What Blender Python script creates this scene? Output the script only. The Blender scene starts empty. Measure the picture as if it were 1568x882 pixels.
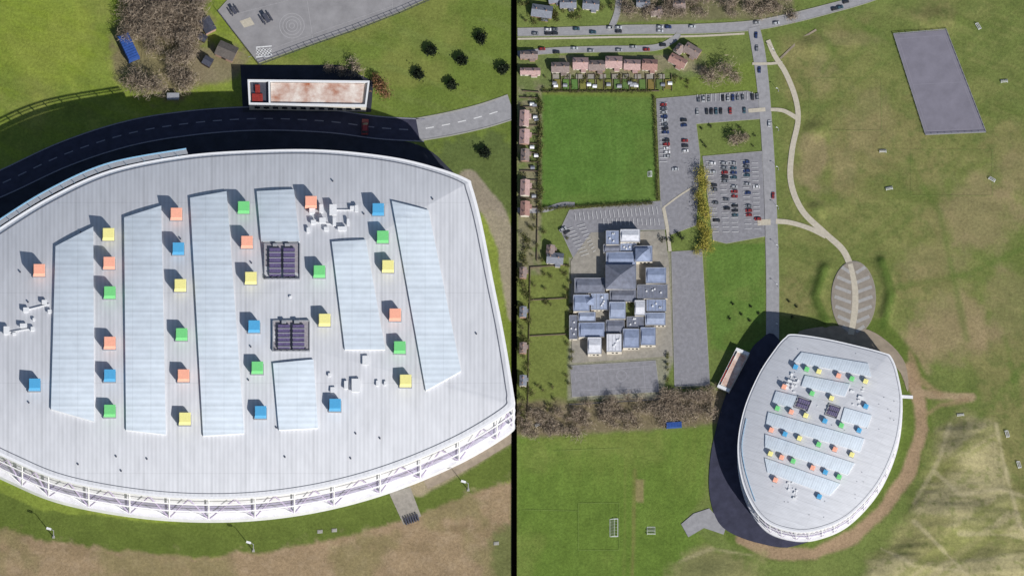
import bpy, math, random
import numpy as np
from mathutils import Vector
random.seed(7); np.random.seed(7)
S=0.15; TL=math.radians(18); ct=math.cos(TL); st=math.sin(TL)
def W(u,v,z=0.0):
    return ((u-784)*S, ((441-v)*S - z*st)/ct, z)
def lin(r,g,b,k=1.0):
    f=lambda x:(x/255/12.92 if x/255<=0.04045 else ((x/255+0.055)/1.055)**2.4)*k
    return (f(r),f(g),f(b))
sc=bpy.context.scene
# ---------------- materials
def new_mat(name):
    m=bpy.data.materials.new(name); m.use_nodes=True
    return m,m.node_tree,m.node_tree.nodes['Principled BSDF']
def mat(name,col,rough=0.8,var=0.2,scale=1.0,metal=0.0,spec=0.3,detail=6,dark=None):
    m,t,b=new_mat(name)
    b.inputs['Roughness'].default_value=rough; b.inputs['Metallic'].default_value=metal
    b.inputs['Specular IOR Level'].default_value=spec
    tc=t.nodes.new('ShaderNodeTexCoord'); n=t.nodes.new('ShaderNodeTexNoise')
    n.inputs['Scale'].default_value=scale; n.inputs['Detail'].default_value=detail; n.inputs['Roughness'].default_value=0.65
    r=t.nodes.new('ShaderNodeValToRGB')
    lo=dark if dark else tuple(c*(1-var) for c in col); hi=tuple(min(1,c*(1+var)) for c in col)
    r.color_ramp.elements[0].position=0.3; r.color_ramp.elements[1].position=0.7
    r.color_ramp.elements[0].color=(*lo,1); r.color_ramp.elements[1].color=(*hi,1)
    t.links.new(tc.outputs['Object'],n.inputs['Vector']); t.links.new(n.outputs['Fac'],r.inputs['Fac'])
    t.links.new(r.outputs['Color'],b.inputs['Base Color'])
    return m
def foliage(name,c1,c2,c3):
    m,t,b=new_mat(name); b.inputs['Roughness'].default_value=0.9; b.inputs['Specular IOR Level'].default_value=0.1
    g=t.nodes.new('ShaderNodeNewGeometry'); r=t.nodes.new('ShaderNodeValToRGB')
    r.color_ramp.elements[0].color=(*c1,1); r.color_ramp.elements[1].color=(*c3,1)
    e=r.color_ramp.elements.new(0.55); e.color=(*c2,1)
    t.links.new(g.outputs['Random Per Island'],r.inputs['Fac']); t.links.new(r.outputs['Color'],b.inputs['Base Color'])
    return m
M_asph=mat('asphalt_worn',lin(148,147,150),0.9,0.15,0.9)
M_driveShade=mat('asphalt_drive_shaded',lin(58,59,76),0.9,0.25,0.5)  # pale road asphalt, darkened so its colour carries the arena's shade
M_yardShade=mat('yard_tarmac_shaded',lin(48,51,62),0.9,0.3,0.35)  # tarmac with the near-black shade beside the arena put into its colour
M_court=mat('court_surface',lin(122,119,130),0.9,0.12,0.35)
M_court2=mat('playground_tarmac',lin(142,140,142),0.9,0.16,0.3)
M_lot=mat('parking_asphalt',lin(134,133,138),0.9,0.18,1.2)
M_path=mat('path_gravel',lin(184,176,160),0.95,0.14,2.0)
M_slab=mat('paving_slabs',lin(146,141,132),0.9,0.2,1.0)
M_dirtpave=mat('worn_paving',lin(146,134,118),0.95,0.2,0.6)
M_kerb=mat('kerb_concrete',lin(152,151,144),0.9,0.14,2)
M_band=mat('grey_concrete_step',lin(158,156,154),0.9,0.14,2)
M_mark=mat('road_paint',lin(212,212,212),0.7,0.25,5)
M_markShade=mat('shaded_road_paint',lin(130,130,142),0.8,0.3,5)  # road paint and kerb tone dimmed to imitate shade on the service road
M_markF=mat('faded_paint',lin(155,154,160),0.8,0.12,5)
M_grassline=mat('pitch_line',lin(112,130,70),0.9,0.35,3)
M_white=mat('white_steel',(0.8,0.8,0.82),0.45,0.05,2)
M_lilac=mat('painted_steel_lilac',lin(186,174,202),0.5,0.12,2)
M_wall=mat('white_cladding',(0.70,0.70,0.73),0.5,0.1,0.5)
M_glass=mat('facade_glazing',lin(165,160,184),0.25,0.25,0.3,spec=0.5)
M_black=mat('black_divider_paint',(0.0006,0.0006,0.0006),0.95,0.1,1,spec=0.0)
M_dark=mat('dark_louvre',lin(72,74,86),0.7,0.25,3)
M_well=mat('plant_deck',lin(150,146,152),0.8,0.25,2)
M_grey=mat('grey_metal',lin(150,152,158),0.5,0.15,3)
M_gutter=mat('gutter_grey',lin(105,108,118),0.6,0.2,2)
M_purple=mat('plant_purple',lin(98,88,124),0.5,0.35,3)
M_vent=mat('vent_white',(0.72,0.73,0.75),0.5,0.1,4)
M_rail=mat('blue_tinted_rail',lin(140,185,215),0.35,0.15,2)
M_rust=mat('rust_stained_roof',(0.78,0.74,0.68),0.8,0.1,0.26,dark=lin(160,92,58),detail=10)
M_red=mat('red_paint',lin(140,52,46),0.5,0.3,3)
M_blue=mat('blue_container_paint',lin(52,84,150),0.5,0.25,2)
M_bark=mat('bark',lin(105,92,80),0.95,0.3,6)
M_bare=foliage('bare_twigs',lin(112,99,86),lin(146,132,116),lin(182,168,150))
M_brownleaf=foliage('brown_leaves',lin(98,66,48),lin(130,95,70),lin(155,125,98))
M_yellow=foliage('budding_yellow',lin(104,106,46),lin(158,150,68),lin(200,186,98))
M_ever=foliage('evergreen_leaf',lin(22,28,24),lin(34,42,32),lin(54,64,44))
M_hedge=foliage('hedge_leaf',lin(62,68,36),lin(90,94,52),lin(122,118,78))
M_tyre=mat('tyre',(0.02,0.02,0.02),0.9,0.2,4)
M_cglass=mat('car_glass',(0.02,0.025,0.03),0.1,0.2,4,spec=0.7)
M_brick=mat('brick_wall',lin(165,135,120),0.9,0.2,3)
M_render=mat('rendered_wall',lin(205,198,185),0.9,0.1,3)
M_door=mat('door_paint',lin(60,50,50),0.6,0.1,3)
ROOFS=[mat('roof_tile_pink',lin(174,146,142),0.9,0.24,3),mat('roof_tile_brown',lin(134,120,116),0.9,0.25,3),
       mat('roof_tile_red',lin(156,122,114),0.9,0.25,3),mat('roof_slate',lin(122,126,136),0.9,0.22,3)]
SCH=[mat('school_roof_bluegrey',lin(136,147,172),0.6,0.2,0.9),mat('school_roof_grey',lin(112,116,130),0.8,0.24,1.0),
     mat('school_roof_white',(0.62,0.63,0.68),0.6,0.16,1.4),mat('school_roof_light',lin(150,160,182),0.6,0.2,0.9)]
BOXC={'o':mat('catcher_orange',lin(246,176,150),0.45,0.08,3),'b':mat('catcher_blue',lin(84,165,212),0.45,0.08,3),
      'y':mat('catcher_yellow',lin(238,230,150),0.45,0.08,3),'g':mat('catcher_green',lin(120,208,130),0.45,0.08,3)}
def roof_mat(name,base,kind):
    m,t,b=new_mat(name); L=t.links.new
    b.inputs['Roughness'].default_value=0.42; b.inputs['Specular IOR Level'].default_value=0.3
    uv=t.nodes.new('ShaderNodeUVMap'); sp=t.nodes.new('ShaderNodeSeparateXYZ'); L(uv.outputs['UV'],sp.inputs[0])
    def math_(op,a,bv=None):
        n=t.nodes.new('ShaderNodeMath'); n.operation=op
        for i,x in enumerate((a,bv)):
            if x is None: continue
            if isinstance(x,(int,float)): n.inputs[i].default_value=x
            else: L(x,n.inputs[i])
        return n.outputs[0]
    X,Y=sp.outputs[0],sp.outputs[1]
    if kind=='roof':
        s=math_('SINE',math_('MULTIPLY',X,100*2*math.pi/6.5))
        seam=math_('GREATER_THAN',math_('SINE',math_('MULTIPLY',X,100*2*math.pi/52)),0.985)
        seam2=math_('GREATER_THAN',math_('SINE',math_('MULTIPLY',Y,100*2*math.pi/138)),0.9993)
    else:
        s=math_('SINE',math_('MULTIPLY',Y,100*2*math.pi/9))
        seam=math_('GREATER_THAN',math_('SINE',math_('MULTIPLY',Y,100*2*math.pi/36)),0.96)
        seam2=math_('GREATER_THAN',math_('SINE',math_('MULTIPLY',X,100*2*math.pi/28)),0.985)
    def noise(scl,mpv):
        n=t.nodes.new('ShaderNodeTexNoise'); n.inputs['Scale'].default_value=scl; n.inputs['Detail'].default_value=8; n.inputs['Roughness'].default_value=0.6
        mp=t.nodes.new('ShaderNodeMapping'); mp.inputs['Scale'].default_value=mpv
        L(uv.outputs['UV'],mp.inputs[0]); L(mp.outputs[0],n.inputs['Vector']); return n.outputs['Fac']
    f=math_('ADD',math_('MULTIPLY',s,0.06),1.0)
    f=math_('ADD',f,math_('MULTIPLY',math_('SUBTRACT',noise(2.2,(3.0,0.6,1) if kind=='roof' else (1,1.5,1)),0.5),0.34))
    f=math_('ADD',f,math_('MULTIPLY',math_('SUBTRACT',noise(9.0,(1,.35,1) if kind=='roof' else (1,1,1)),0.5),0.22))
    f=math_('SUBTRACT',f,math_('MULTIPLY',seam,0.10)); f=math_('SUBTRACT',f,math_('MULTIPLY',seam2,0.07))
    vm=t.nodes.new('ShaderNodeVectorMath'); vm.operation='SCALE'; vm.inputs[0].default_value=base; L(f,vm.inputs['Scale'])
    L(vm.outputs[0],b.inputs['Base Color'])
    return m
M_roof=roof_mat('metal_standing_seam_roof',(0.555,0.565,0.60),'roof')
M_strip=roof_mat('translucent_rooflight',(0.60,0.665,0.735),'strip')
# ---------------- mesh builder
class MB:
    def __init__(s): s.v=[];s.f=[];s.m=[];s.uv={}
    def face(s,pts,m=0):
        i=len(s.v); s.v+= [tuple(p) for p in pts]; s.f.append(tuple(range(i,i+len(pts)))); s.m.append(m)
    def obj(s,name,mats,parent=None,uvs=None):
        me=bpy.data.meshes.new(name); me.from_pydata(s.v,[],s.f)
        for x in mats: me.materials.append(x)
        me.polygons.foreach_set('material_index',s.m)
        if uvs is not None:
            l=me.uv_layers.new(name='UVMap'); idx=np.empty(len(me.loops),dtype=np.int32); me.loops.foreach_get('vertex_index',idx)
            l.data.foreach_set('uv',np.array(uvs,dtype=np.float32)[idx].ravel())
        me.update(); o=bpy.data.objects.new(name,me); sc.collection.objects.link(o)
        if parent: o.parent=parent
        return o
    def prism3(s,base,z0,z1,mt=0,ms=0):
        a=[(x,y,z0) for x,y in base]; b=[(x,y,z1) for x,y in base]; n=len(base)
        ar=sum(base[i][0]*base[(i+1)%n][1]-base[(i+1)%n][0]*base[i][1] for i in range(n))
        if ar<0: a=a[::-1]; b=b[::-1]
        s.face(b,mt); s.face(a[::-1],ms)
        for i in range(n):
            j=(i+1)%n; s.face([a[i],a[j],b[j],b[i]],ms)
    def prism(s,pts,z0,z1,ref=None,mt=0,ms=0):
        r=z1 if ref is None else ref
        s.prism3([W(u,v,r)[:2] for u,v in pts],z0,z1,mt,ms)
    def tube(s,p,q,r,m=0,n=4,r2=None):
        p=Vector(p);q=Vector(q);d=(q-p)
        if d.length<1e-6: return
        d.normalize(); a=d.orthogonal().normalized(); b=d.cross(a); r2=r if r2 is None else r2
        A=[p+(a*math.cos(6.2832*k/n)+b*math.sin(6.2832*k/n))*r for k in range(n)]
        B=[q+(a*math.cos(6.2832*k/n)+b*math.sin(6.2832*k/n))*r2 for k in range(n)]
        for k in range(n): s.face([A[k],A[(k+1)%n],B[(k+1)%n],B[k]],m)
        s.face(B,m)
    def box(s,c,sx,sy,sz,ang=0,mt=0,ms=None,zb=None):
        ca,sa=math.cos(ang),math.sin(ang); z0=c[2]
        base=[(c[0]+x*ca-y*sa,c[1]+x*sa+y*ca) for x,y in((-sx/2,-sy/2),(sx/2,-sy/2),(sx/2,sy/2),(-sx/2,sy/2))]
        s.prism3(base,z0,z0+sz,mt,mt if ms is None else ms)
def empty(name,loc=(0,0,0)):
    e=bpy.data.objects.new(name,None); e.location=loc; e.empty_display_size=1; sc.collection.objects.link(e); return e
def catmull(P,n=8,closed=False):
    out=[];N=len(P)
    rng=range(N) if closed else range(N-1)
    for i in rng:
        g=(lambda k:P[k%N]) if closed else (lambda k:P[max(0,min(N-1,k))])
        p0,p1,p2,p3=[np.array(g(k),float) for k in(i-1,i,i+1,i+2)]
        for j in range(n):
            t=j/n; out.append(tuple(0.5*((2*p1)+(-p0+p2)*t+(2*p0-5*p1+4*p2-p3)*t*t+(-p0+3*p1-3*p2+p3)*t**3)))
    if not closed: out.append(tuple(map(float,P[-1])))
    return out
ZC=[0.02]
def nz():
    ZC[0]+=0.004; return ZC[0]
def area(p):
    return sum(p[i][0]*p[(i+1)%len(p)][1]-p[(i+1)%len(p)][0]*p[i][1] for i in range(len(p)))/2
def flat(name,pts,m,kerb=False):
    z=nz(); b=MB(); b.face([W(u,v,z) for u,v in pts][::-1] if area(pts)>0 else [W(u,v,z) for u,v in pts]); o=b.obj(name,[m])
    if kerb:
        kb=MB(); P=list(pts)+[pts[0]]
        for p,q in zip(P[:-1],P[1:]): kerbseg(kb,p,q,0.7)
        kb.obj('kerb',[M_kerb],o)
    return o
def kerbseg(kb,p,q,w,h=0.12):
    d=np.array(q,float)-np.array(p,float); L=np.hypot(*d)
    if L<1e-6: return
    n=np.array([-d[1],d[0]])/L*w/2
    kb.prism([tuple(np.array(p)-n),tuple(np.array(q)-n),tuple(np.array(q)+n),tuple(np.array(p)+n)],0,h,ref=0)
def offs(C,o):
    C=np.array([c[:2] for c in C],float); t=np.gradient(C,axis=0); t/=np.maximum(1e-9,np.hypot(t[:,0],t[:,1]))[:,None]
    return C+np.stack([-t[:,1],t[:,0]],1)*np.asarray(o).reshape(-1,1)
def ribbon(name,P,w,m,kerb=0,dash=None,edge=False,sm=8,dm=None):
    C=catmull(P,sm); z=nz()
    ww=np.interp(np.linspace(0,1,len(C)),np.linspace(0,1,len(w)),w) if hasattr(w,'__len__') else np.full(len(C),w)
    a=offs(C,ww/2); c=offs(C,-ww/2); b=MB()
    for i in range(len(C)-1):
        b.face([W(*a[i],z),W(*a[i+1],z),W(*c[i+1],z),W(*c[i],z)])
    o=b.obj(name,[m])
    if kerb:
        kb=MB()
        for s_ in(a,c):
            for i in range(len(C)-1): kerbseg(kb,s_[i],s_[i+1],kerb)
        kb.obj('kerb',[M_kerb if m is not M_driveShade else M_markShade],o)  # kerbs of the darkened drive use the shade-dimmed tone
    if dash:
        dl,gap,dw=dash; z2=nz(); db=MB()
        Cn=np.array([x[:2] for x in C]); seg=np.hypot(*np.diff(Cn,axis=0).T); cum=np.r_[0,np.cumsum(seg)]
        s0=gap
        while s0+dl<cum[-1]:
            p=np.array([np.interp(s0,cum,Cn[:,k]) for k in(0,1)]); q=np.array([np.interp(s0+dl,cum,Cn[:,k]) for k in(0,1)])
            d=(q-p)/np.hypot(*(q-p)); n=np.array([-d[1],d[0]])*dw/2
            db.face([W(*(p+n),z2),W(*(q+n),z2),W(*(q-n),z2),W(*(p-n),z2)]); s0+=dl+gap
        db.obj('lane_marking',[dm or M_mark],o)
    return o
def lines(name,segs,w,m,parent=None):
    z=nz(); b=MB()
    for p,q in segs:
        p=np.array(p,float);q=np.array(q,float);d=q-p;L=np.hypot(*d);n=np.array([-d[1],d[0]])/L*w/2
        b.face([W(*(p+n),z),W(*(q+n),z),W(*(q-n),z),W(*(p-n),z)])
    return b.obj(name,[m],parent)
# ---------------- ground
us=np.r_[[-40000,-9000,-3000,-1000,-400,-150],np.arange(-60,1629,3),[1700,2000,3000,6000,12000,40000]].astype(float)
vs=np.r_[[-40000,-9000,-3000,-1000,-400,-150],np.arange(-60,943,3),[1000,1300,2000,5000,12000,40000]].astype(float)
U,V=np.meshgrid(us,vs)
def vn(scale,seed,octv=4,sx=1,sy=1,UU=None,VV_=None):
    rs=np.random.RandomState(seed); out=0;amp=1;tot=0; UU=U if UU is None else UU; VV_=V if VV_ is None else VV_
    for o in range(octv):
        g=rs.rand(64,64); x=(UU*sx/scale*2**o)%64; y=(VV_*sy/scale*2**o)%64
        i=np.floor(x).astype(int)%64; j=np.floor(y).astype(int)%64; fx=x-np.floor(x); fy=y-np.floor(y)
        fx=fx*fx*(3-2*fx); fy=fy*fy*(3-2*fy); i2=(i+1)%64; j2=(j+1)%64
        out=out+amp*(g[j,i]*(1-fx)*(1-fy)+g[j,i2]*fx*(1-fy)+g[j2,i]*(1-fx)*fy+g[j2,i2]*fx*fy); tot+=amp; amp*=.55
    return out/tot
n1=vn(90,1);n2=vn(30,2);n3=vn(9,3,3);n4=vn(200,4);n5=vn(60,5,4,0.4,2.0)
n6=vn(26,8,3,.25,2.2,U*.94+V*.34,-U*.34+V*.94); n7=vn(14,9,3,2.2,.25); n8=vn(110,12,5); n9=vn(30,13,3,.15,2.5,U*.8-V*.6,U*.6+V*.8)
def ss(x): x=np.clip(x,0,1); return x*x*(3-2*x)
def dseg(P,closed=False):
    d=np.full(U.shape,1e9); N=len(P)
    for i in range(N if closed else N-1):
        a=P[i];b=P[(i+1)%N]; dx,dy=b[0]-a[0],b[1]-a[1]; L=dx*dx+dy*dy+1e-9
        t=np.clip(((U-a[0])*dx+(V-a[1])*dy)/L,0,1); d=np.minimum(d,np.hypot(U-a[0]-t*dx,V-a[1]-t*dy))
    return d
def inside(P):
    c=np.zeros(U.shape,bool);N=len(P)
    for i in range(N):
        a=P[i];b=P[(i+1)%N]
        if a[1]==b[1]: continue
        c^=((a[1]>V)!=(b[1]>V))&(U<(b[0]-a[0])*(V-a[1])/(b[1]-a[1])+a[0])
    return c
COL=np.zeros(U.shape+(3,))
def paint(mask,col,strength=1.0):
    m=(mask*strength)[...,None]; COL[:]=COL*(1-m)+np.array(col)*m
def poly(P,soft=4,rag=6):
    d=dseg(P,True); sd=np.where(inside(P),d,-d)+(n2-.5)*2*rag+(n3-.5)*rag
    return ss(sd/soft+.5)
def stroke(P,w,soft=4,rag=4):
    return ss((w/2-dseg(P)+(n2-.5)*2*rag+(n3-.5)*rag)/soft+.5)
def blob(cu,cv,ru,rv,soft=.35,rag=.5):
    r=np.hypot((U-cu)/ru,(V-cv)/rv); return ss((1-r+(n2-.5)*rag*1.6+(n3-.5)*rag*.6)/soft+.5)
left=(U<787)
gl=np.array(lin(96,112,48))[None,None]*(1-n1[...,None])+np.array(lin(130,141,64))[None,None]*n1[...,None]
gr=np.array(lin(92,108,56))[None,None]*(1-n1[...,None])+np.array(lin(117,126,70))[None,None]*n1[...,None]
COL[:]=np.where(left[...,None],gl,gr)
ML=left.astype(float); MR=1-ML
paint(blob(700,90,330,160)*ML*ss((U-400)/60),lin(94,110,52),.75)
paint(ss((n2-.5)*6)*ML*ss((400-U)/50),lin(142,149,72),.4)
paint(ss((n6-.5)*7)*ML*ss((400-U)/50),lin(118,134,50),.6)
paint(ss((n3-.55)*7)*ML,lin(98,112,50),.4)
paint(ss((n8-.52)*7)*ML*ss((320-V)/20),lin(132,130,74),.4)
paint(ss((n6-.5)*7)*ML*ss((U-400)/50)*ss((320-V)/20),lin(108,120,64),.5)
paint(blob(60,60,90,70)*ML,lin(126,139,52),.4)
paint(blob(740,270,110,62)*ML,lin(86,98,56),.9)
paint(stroke([(-60,760),(60,810),(250,830),(480,815),(650,770),(783,700)],60)*ML,lin(84,97,46),.9)
BD=[(-60,800),(0,812),(150,840),(300,852),(430,842),(560,814),(660,780),(787,735),(787,1000),(-60,1000)]
paint(poly(BD,8,6)*ML,lin(142,122,98),.95)
paint(poly(BD,14,20)*ML*ss((n5-.5)*5),lin(124,108,82),.6)
paint(poly(BD,14,20)*ML*ss((n3-.5)*6),lin(154,136,112),.4)
paint(poly(BD,4,16)*ML*ss((n8-.55)*8),lin(108,108,66),.45)
paint(blob(790,850,40,55)*ML,lin(96,104,60),.8)
paint(blob(250,70,75,85)*ML,lin(118,106,84),.85)
paint(blob(330,95,50,30)*ML,lin(124,114,92),.9)
paint(stroke([(716,276),(752,318),(778,375),(792,480)],34,5,3)*ML,lin(146,134,120),.85)
paint(stroke([(640,745),(700,712),(783,662)],30,6,3)*ML,lin(150,136,116),.8)
# right panel ground
FR=poly([(1195,60),(1700,-80),(1700,1000),(1390,1000),(1392,560),(1195,480)],30,12)*MR
paint(FR,lin(103,111,62),.7)
paint(FR*ss((n4-.45)*5),lin(121,120,74),.55)
paint(FR*ss((n5-.5)*6),lin(90,103,52),.5)
paint(FR*ss((n6-.52)*8),lin(126,126,78),.4)
paint(FR*ss((n9-.52)*8),lin(92,106,54),.4)
paint(FR*ss((n8-.53)*7),lin(134,122,86),.42)
paint(FR*ss((n3-.52)*6),lin(94,104,58),.4)
paint(MR*ss((n3-.55)*6),lin(88,102,54),.25)
PT=poly([(830,146),(998,140),(1004,308),(824,318)],3,1)*MR
paint(PT,lin(82,111,50),.95); paint(PT*ss((n7-.5)*6),lin(92,119,57),.6); paint(PT*ss((n8-.5)*6),lin(98,112,58),.35)
CG=poly([(1080,375),(1172,372),(1172,522),(1150,540),(1088,535)],4,1)*MR
paint(CG,lin(88,113,52),.95); paint(CG*ss((n7-.5)*6),lin(98,121,58),.5); paint(CG*ss((n2-.52)*6),lin(108,118,64),.4)
LF=poly([(792,668),(1088,655),(1078,760),(1045,800),(1110,850),(1000,1000),(792,1000)],10,4)*MR
paint(LF,lin(92,114,48),.9); paint(LF*ss((n4-.4)*4),lin(112,126,62),.5); paint(LF*ss((n7-.5)*6),lin(100,122,55),.45); paint(LF*ss((n8-.5)*6),lin(118,124,68),.4); paint(LF*ss((n3-.52)*6),lin(84,104,46),.35)
paint(poly([(792,410),(872,405),(868,640),(792,650)],5,2)*MR,lin(106,114,60),.8)
paint(stroke([(800,640),(900,640),(1000,632),(1092,622)],52,10,6)*MR,lin(118,106,86),.9)
paint(poly([(792,86),(1080,84),(1075,140),(830,143),(828,420),(792,420)],4,1)*MR,lin(128,120,100),.8)
paint(ss((n2-.5)*8)*poly([(792,86),(1080,84),(1075,140),(830,143),(828,420),(792,420)],4,1)*MR,lin(94,110,58),.8)
paint(poly([(940,-30),(1215,-30),(1215,28),(940,34)],5,3)*MR,lin(112,104,84),.7)
paint(poly([(830,135),(1060,120),(1165,90),(1165,140),(1005,148),(830,146)],6,2)*MR,lin(104,118,56),.9)
for x,y,a,b,k in[(1240,250,24,40,.6),(1500,330,60,60,.5),(1465,490,50,50,.5),(1450,520,60,40,.4),(1555,260,30,50,.4),(1260,110,20,30,.3),(1300,60,60,12,.3),(1540,480,40,60,.3),(1400,530,25,30,.7),(1330,180,30,60,.3),(1440,400,60,30,.3),(1290,250,20,40,.3)]:
    paint(blob(x,y,a,b,.9,.9)*MR,lin(146,128,100),k)
ring=[(1345,508),(1385,555),(1404,610),(1405,650),(1385,715),(1345,772),(1300,812),(1240,838),(1180,836),(1130,815)]
paint(stroke([(1120,520),(1180,500),(1260,495)],26,8,3)*MR,lin(88,104,50),.7)
paint(stroke(ring,44,8,4)*MR,lin(88,104,48),.9)
paint(stroke([(x+6,y+10) for x,y in ring[1:]],20,6,3)*MR,lin(148,126,102),.95)
paint(stroke([(1402,600),(1440,606),(1488,608)],13,5,3)*MR,lin(154,134,108),.9)
paint(stroke([(1393,540),(1405,580),(1440,604)],10,6,3)*MR,lin(142,122,94),.7)
paint(stroke([(1410,640),(1440,620),(1480,612)],8,5,3)*MR,lin(142,122,94),.7)
hill=poly([(1440,660),(1480,632),(1525,650),(1545,740),(1640,1000),(1290,1000),(1330,860),(1400,790),(1425,720)],22,10)*MR
paint(hill,lin(134,130,88),.85); paint(hill*ss((n5-.42)*5),lin(156,147,114),.7); paint(hill*ss((n3-.55)*6),lin(106,112,64),.6); paint(hill*ss((n9-.52)*8),lin(114,118,66),.5)
for P in([(1430,720),(1470,760),(1530,750),(1568,760)],[(1400,800),(1450,850),(1500,900)],[(1470,820),(1568,822)],[(1525,650),(1540,720),(1560,800),(1590,860)],[(1455,650),(1440,700),(1400,770)],[(1350,840),(1400,870),(1480,875)]):
    paint(stroke(P,5,4,4)*MR,lin(172,161,130),.5)
paint(blob(1095,878,75,40,.5,.6)*MR,lin(136,132,90),.8)
paint(stroke([(1040,860),(1090,840),(1150,850)],5,4,3)*MR,lin(165,155,120),.6)
paint(stroke([(972,720),(968,900)],5,3,1)*MR,lin(112,112,64),.8)
paint(stroke([(958,700),(955,900)],3,3,1)*MR,lin(108,118,60),.6)
paint(poly([(974,735),(986,735),(985,768),(973,768)],3,1)*MR,lin(138,124,90),.8)
for P in([(1350,400),(1364,450),(1352,500)],[(1262,412),(1248,455),(1264,492)]): paint(stroke(P,14,8,3)*MR,lin(74,94,42),.8)
for P in([(1205,30),(1250,45),(1280,80),(1260,110)],[(1300,30),(1380,70),(1420,120)],[(1380,440),(1480,420),(1568,380)],[(1500,640),(1568,560)],[(1395,250),(1440,330),(1480,520)],[(1540,520),(1560,620)]):
    paint(stroke(P,9,10,5)*MR,lin(84,104,48),.5)
paint(poly([(872,395),(1030,385),(1034,545),(1010,610),(870,612)],4,1)*MR,lin(138,134,122),.8)
# terrain relief
Z=np.zeros(U.shape)
for x,y,a,b,h in[(1480,690,34,34,2.4),(1450,800,55,45,2.2),(1530,840,40,60,1.8),(1100,890,55,30,1.8),(1245,70,22,12,.8),(1250,200,16,12,.9),(1250,322,18,10,.9),(1390,860,40,25,1.5),(1430,30,40,14,.8)]:
    Z+=h*np.exp(-((U-x)/a)**2-((V-y)/b)**2)
for P in([(1350,402),(1363,450),(1352,500)],[(1262,412),(1249,455),(1264,492)]): Z+=.8*np.exp(-(dseg(P)/8)**2)
Z+=(n5-.45)*hill*1.8*ss((V-640)/20)
flatm=ss((dseg([(1180,70),(1195,95),(1215,140),(1222,180),(1213,230),(1212,280),(1230,325),(1265,360),(1295,395),(1308,455),(1306,510)])-7)/9)
Z*=flatm*ss((dseg(ring)-12)/14)*MR
X3=(U-784)*S; Y3=((441-V)*S)/ct
co=np.stack([X3,Y3,Z],-1).reshape(-1,3)
nv_,nu_=U.shape; I=np.arange(nv_*nu_).reshape(nv_,nu_)
F=np.stack([I[:-1,:-1],I[1:,:-1],I[1:,1:],I[:-1,1:]],-1).reshape(-1,4)
me=bpy.data.meshes.new('ground'); me.vertices.add(len(co)); me.vertices.foreach_set('co',co.astype(np.float32).ravel())
me.loops.add(F.size); me.loops.foreach_set('vertex_index',F.astype(np.int32).ravel())
me.polygons.add(len(F)); me.polygons.foreach_set('loop_start',np.arange(0,F.size,4,dtype=np.int32)); me.update(calc_edges=True)
at=me.color_attributes.new('soil',type='FLOAT_COLOR',domain='POINT')
at.data.foreach_set('color',np.concatenate([COL.reshape(-1,3),np.ones((len(co),1))],1).astype(np.float32).ravel())
me.polygons.foreach_set('use_smooth',np.ones(len(F),bool))
m,t,b=new_mat('grass_and_soil'); b.inputs['Roughness'].default_value=0.95; b.inputs['Specular IOR Level'].default_value=0.05
a=t.nodes.new('ShaderNodeAttribute'); a.attribute_name='soil'; tc=t.nodes.new('ShaderNodeTexCoord')
def nn(sc_,det,rg=.7):
    n=t.nodes.new('ShaderNodeTexNoise'); n.inputs['Scale'].default_value=sc_; n.inputs['Detail'].default_value=det; n.inputs['Roughness'].default_value=rg
    t.links.new(tc.outputs['Object'],n.inputs['Vector']); mr=t.nodes.new('ShaderNodeMapRange'); t.links.new(n.outputs['Fac'],mr.inputs[0]); return mr
A=nn(1.5,6,.8); A.inputs[1].default_value=.3; A.inputs[2].default_value=.7; A.inputs[3].default_value=.72; A.inputs[4].default_value=1.38
B=nn(.22,5,.65); B.inputs[1].default_value=.3; B.inputs[2].default_value=.7; B.inputs[3].default_value=.90; B.inputs[4].default_value=1.2
mm=t.nodes.new('ShaderNodeMath'); mm.operation='MULTIPLY'; t.links.new(A.outputs[0],mm.inputs[0]); t.links.new(B.outputs[0],mm.inputs[1])
vm=t.nodes.new('ShaderNodeVectorMath'); vm.operation='SCALE'; t.links.new(a.outputs['Color'],vm.inputs[0]); t.links.new(mm.outputs[0],vm.inputs['Scale'])
t.links.new(vm.outputs[0],b.inputs['Base Color'])
bp=t.nodes.new('ShaderNodeBump'); bp.inputs['Strength'].default_value=.4; bp.inputs['Distance'].default_value=.2; t.links.new(A.outputs[0],bp.inputs['Height']); t.links.new(bp.outputs[0],b.inputs['Normal'])
me.materials.append(m); g=bpy.data.objects.new('ground',me); sc.collection.objects.link(g)
# divider
b=MB(); b.prism([(783.5,-2600),(791.5,-2600),(791.5,3600),(783.5,3600)],0,.25,ref=0); b.obj('black_divider_strip',[M_black])
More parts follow.
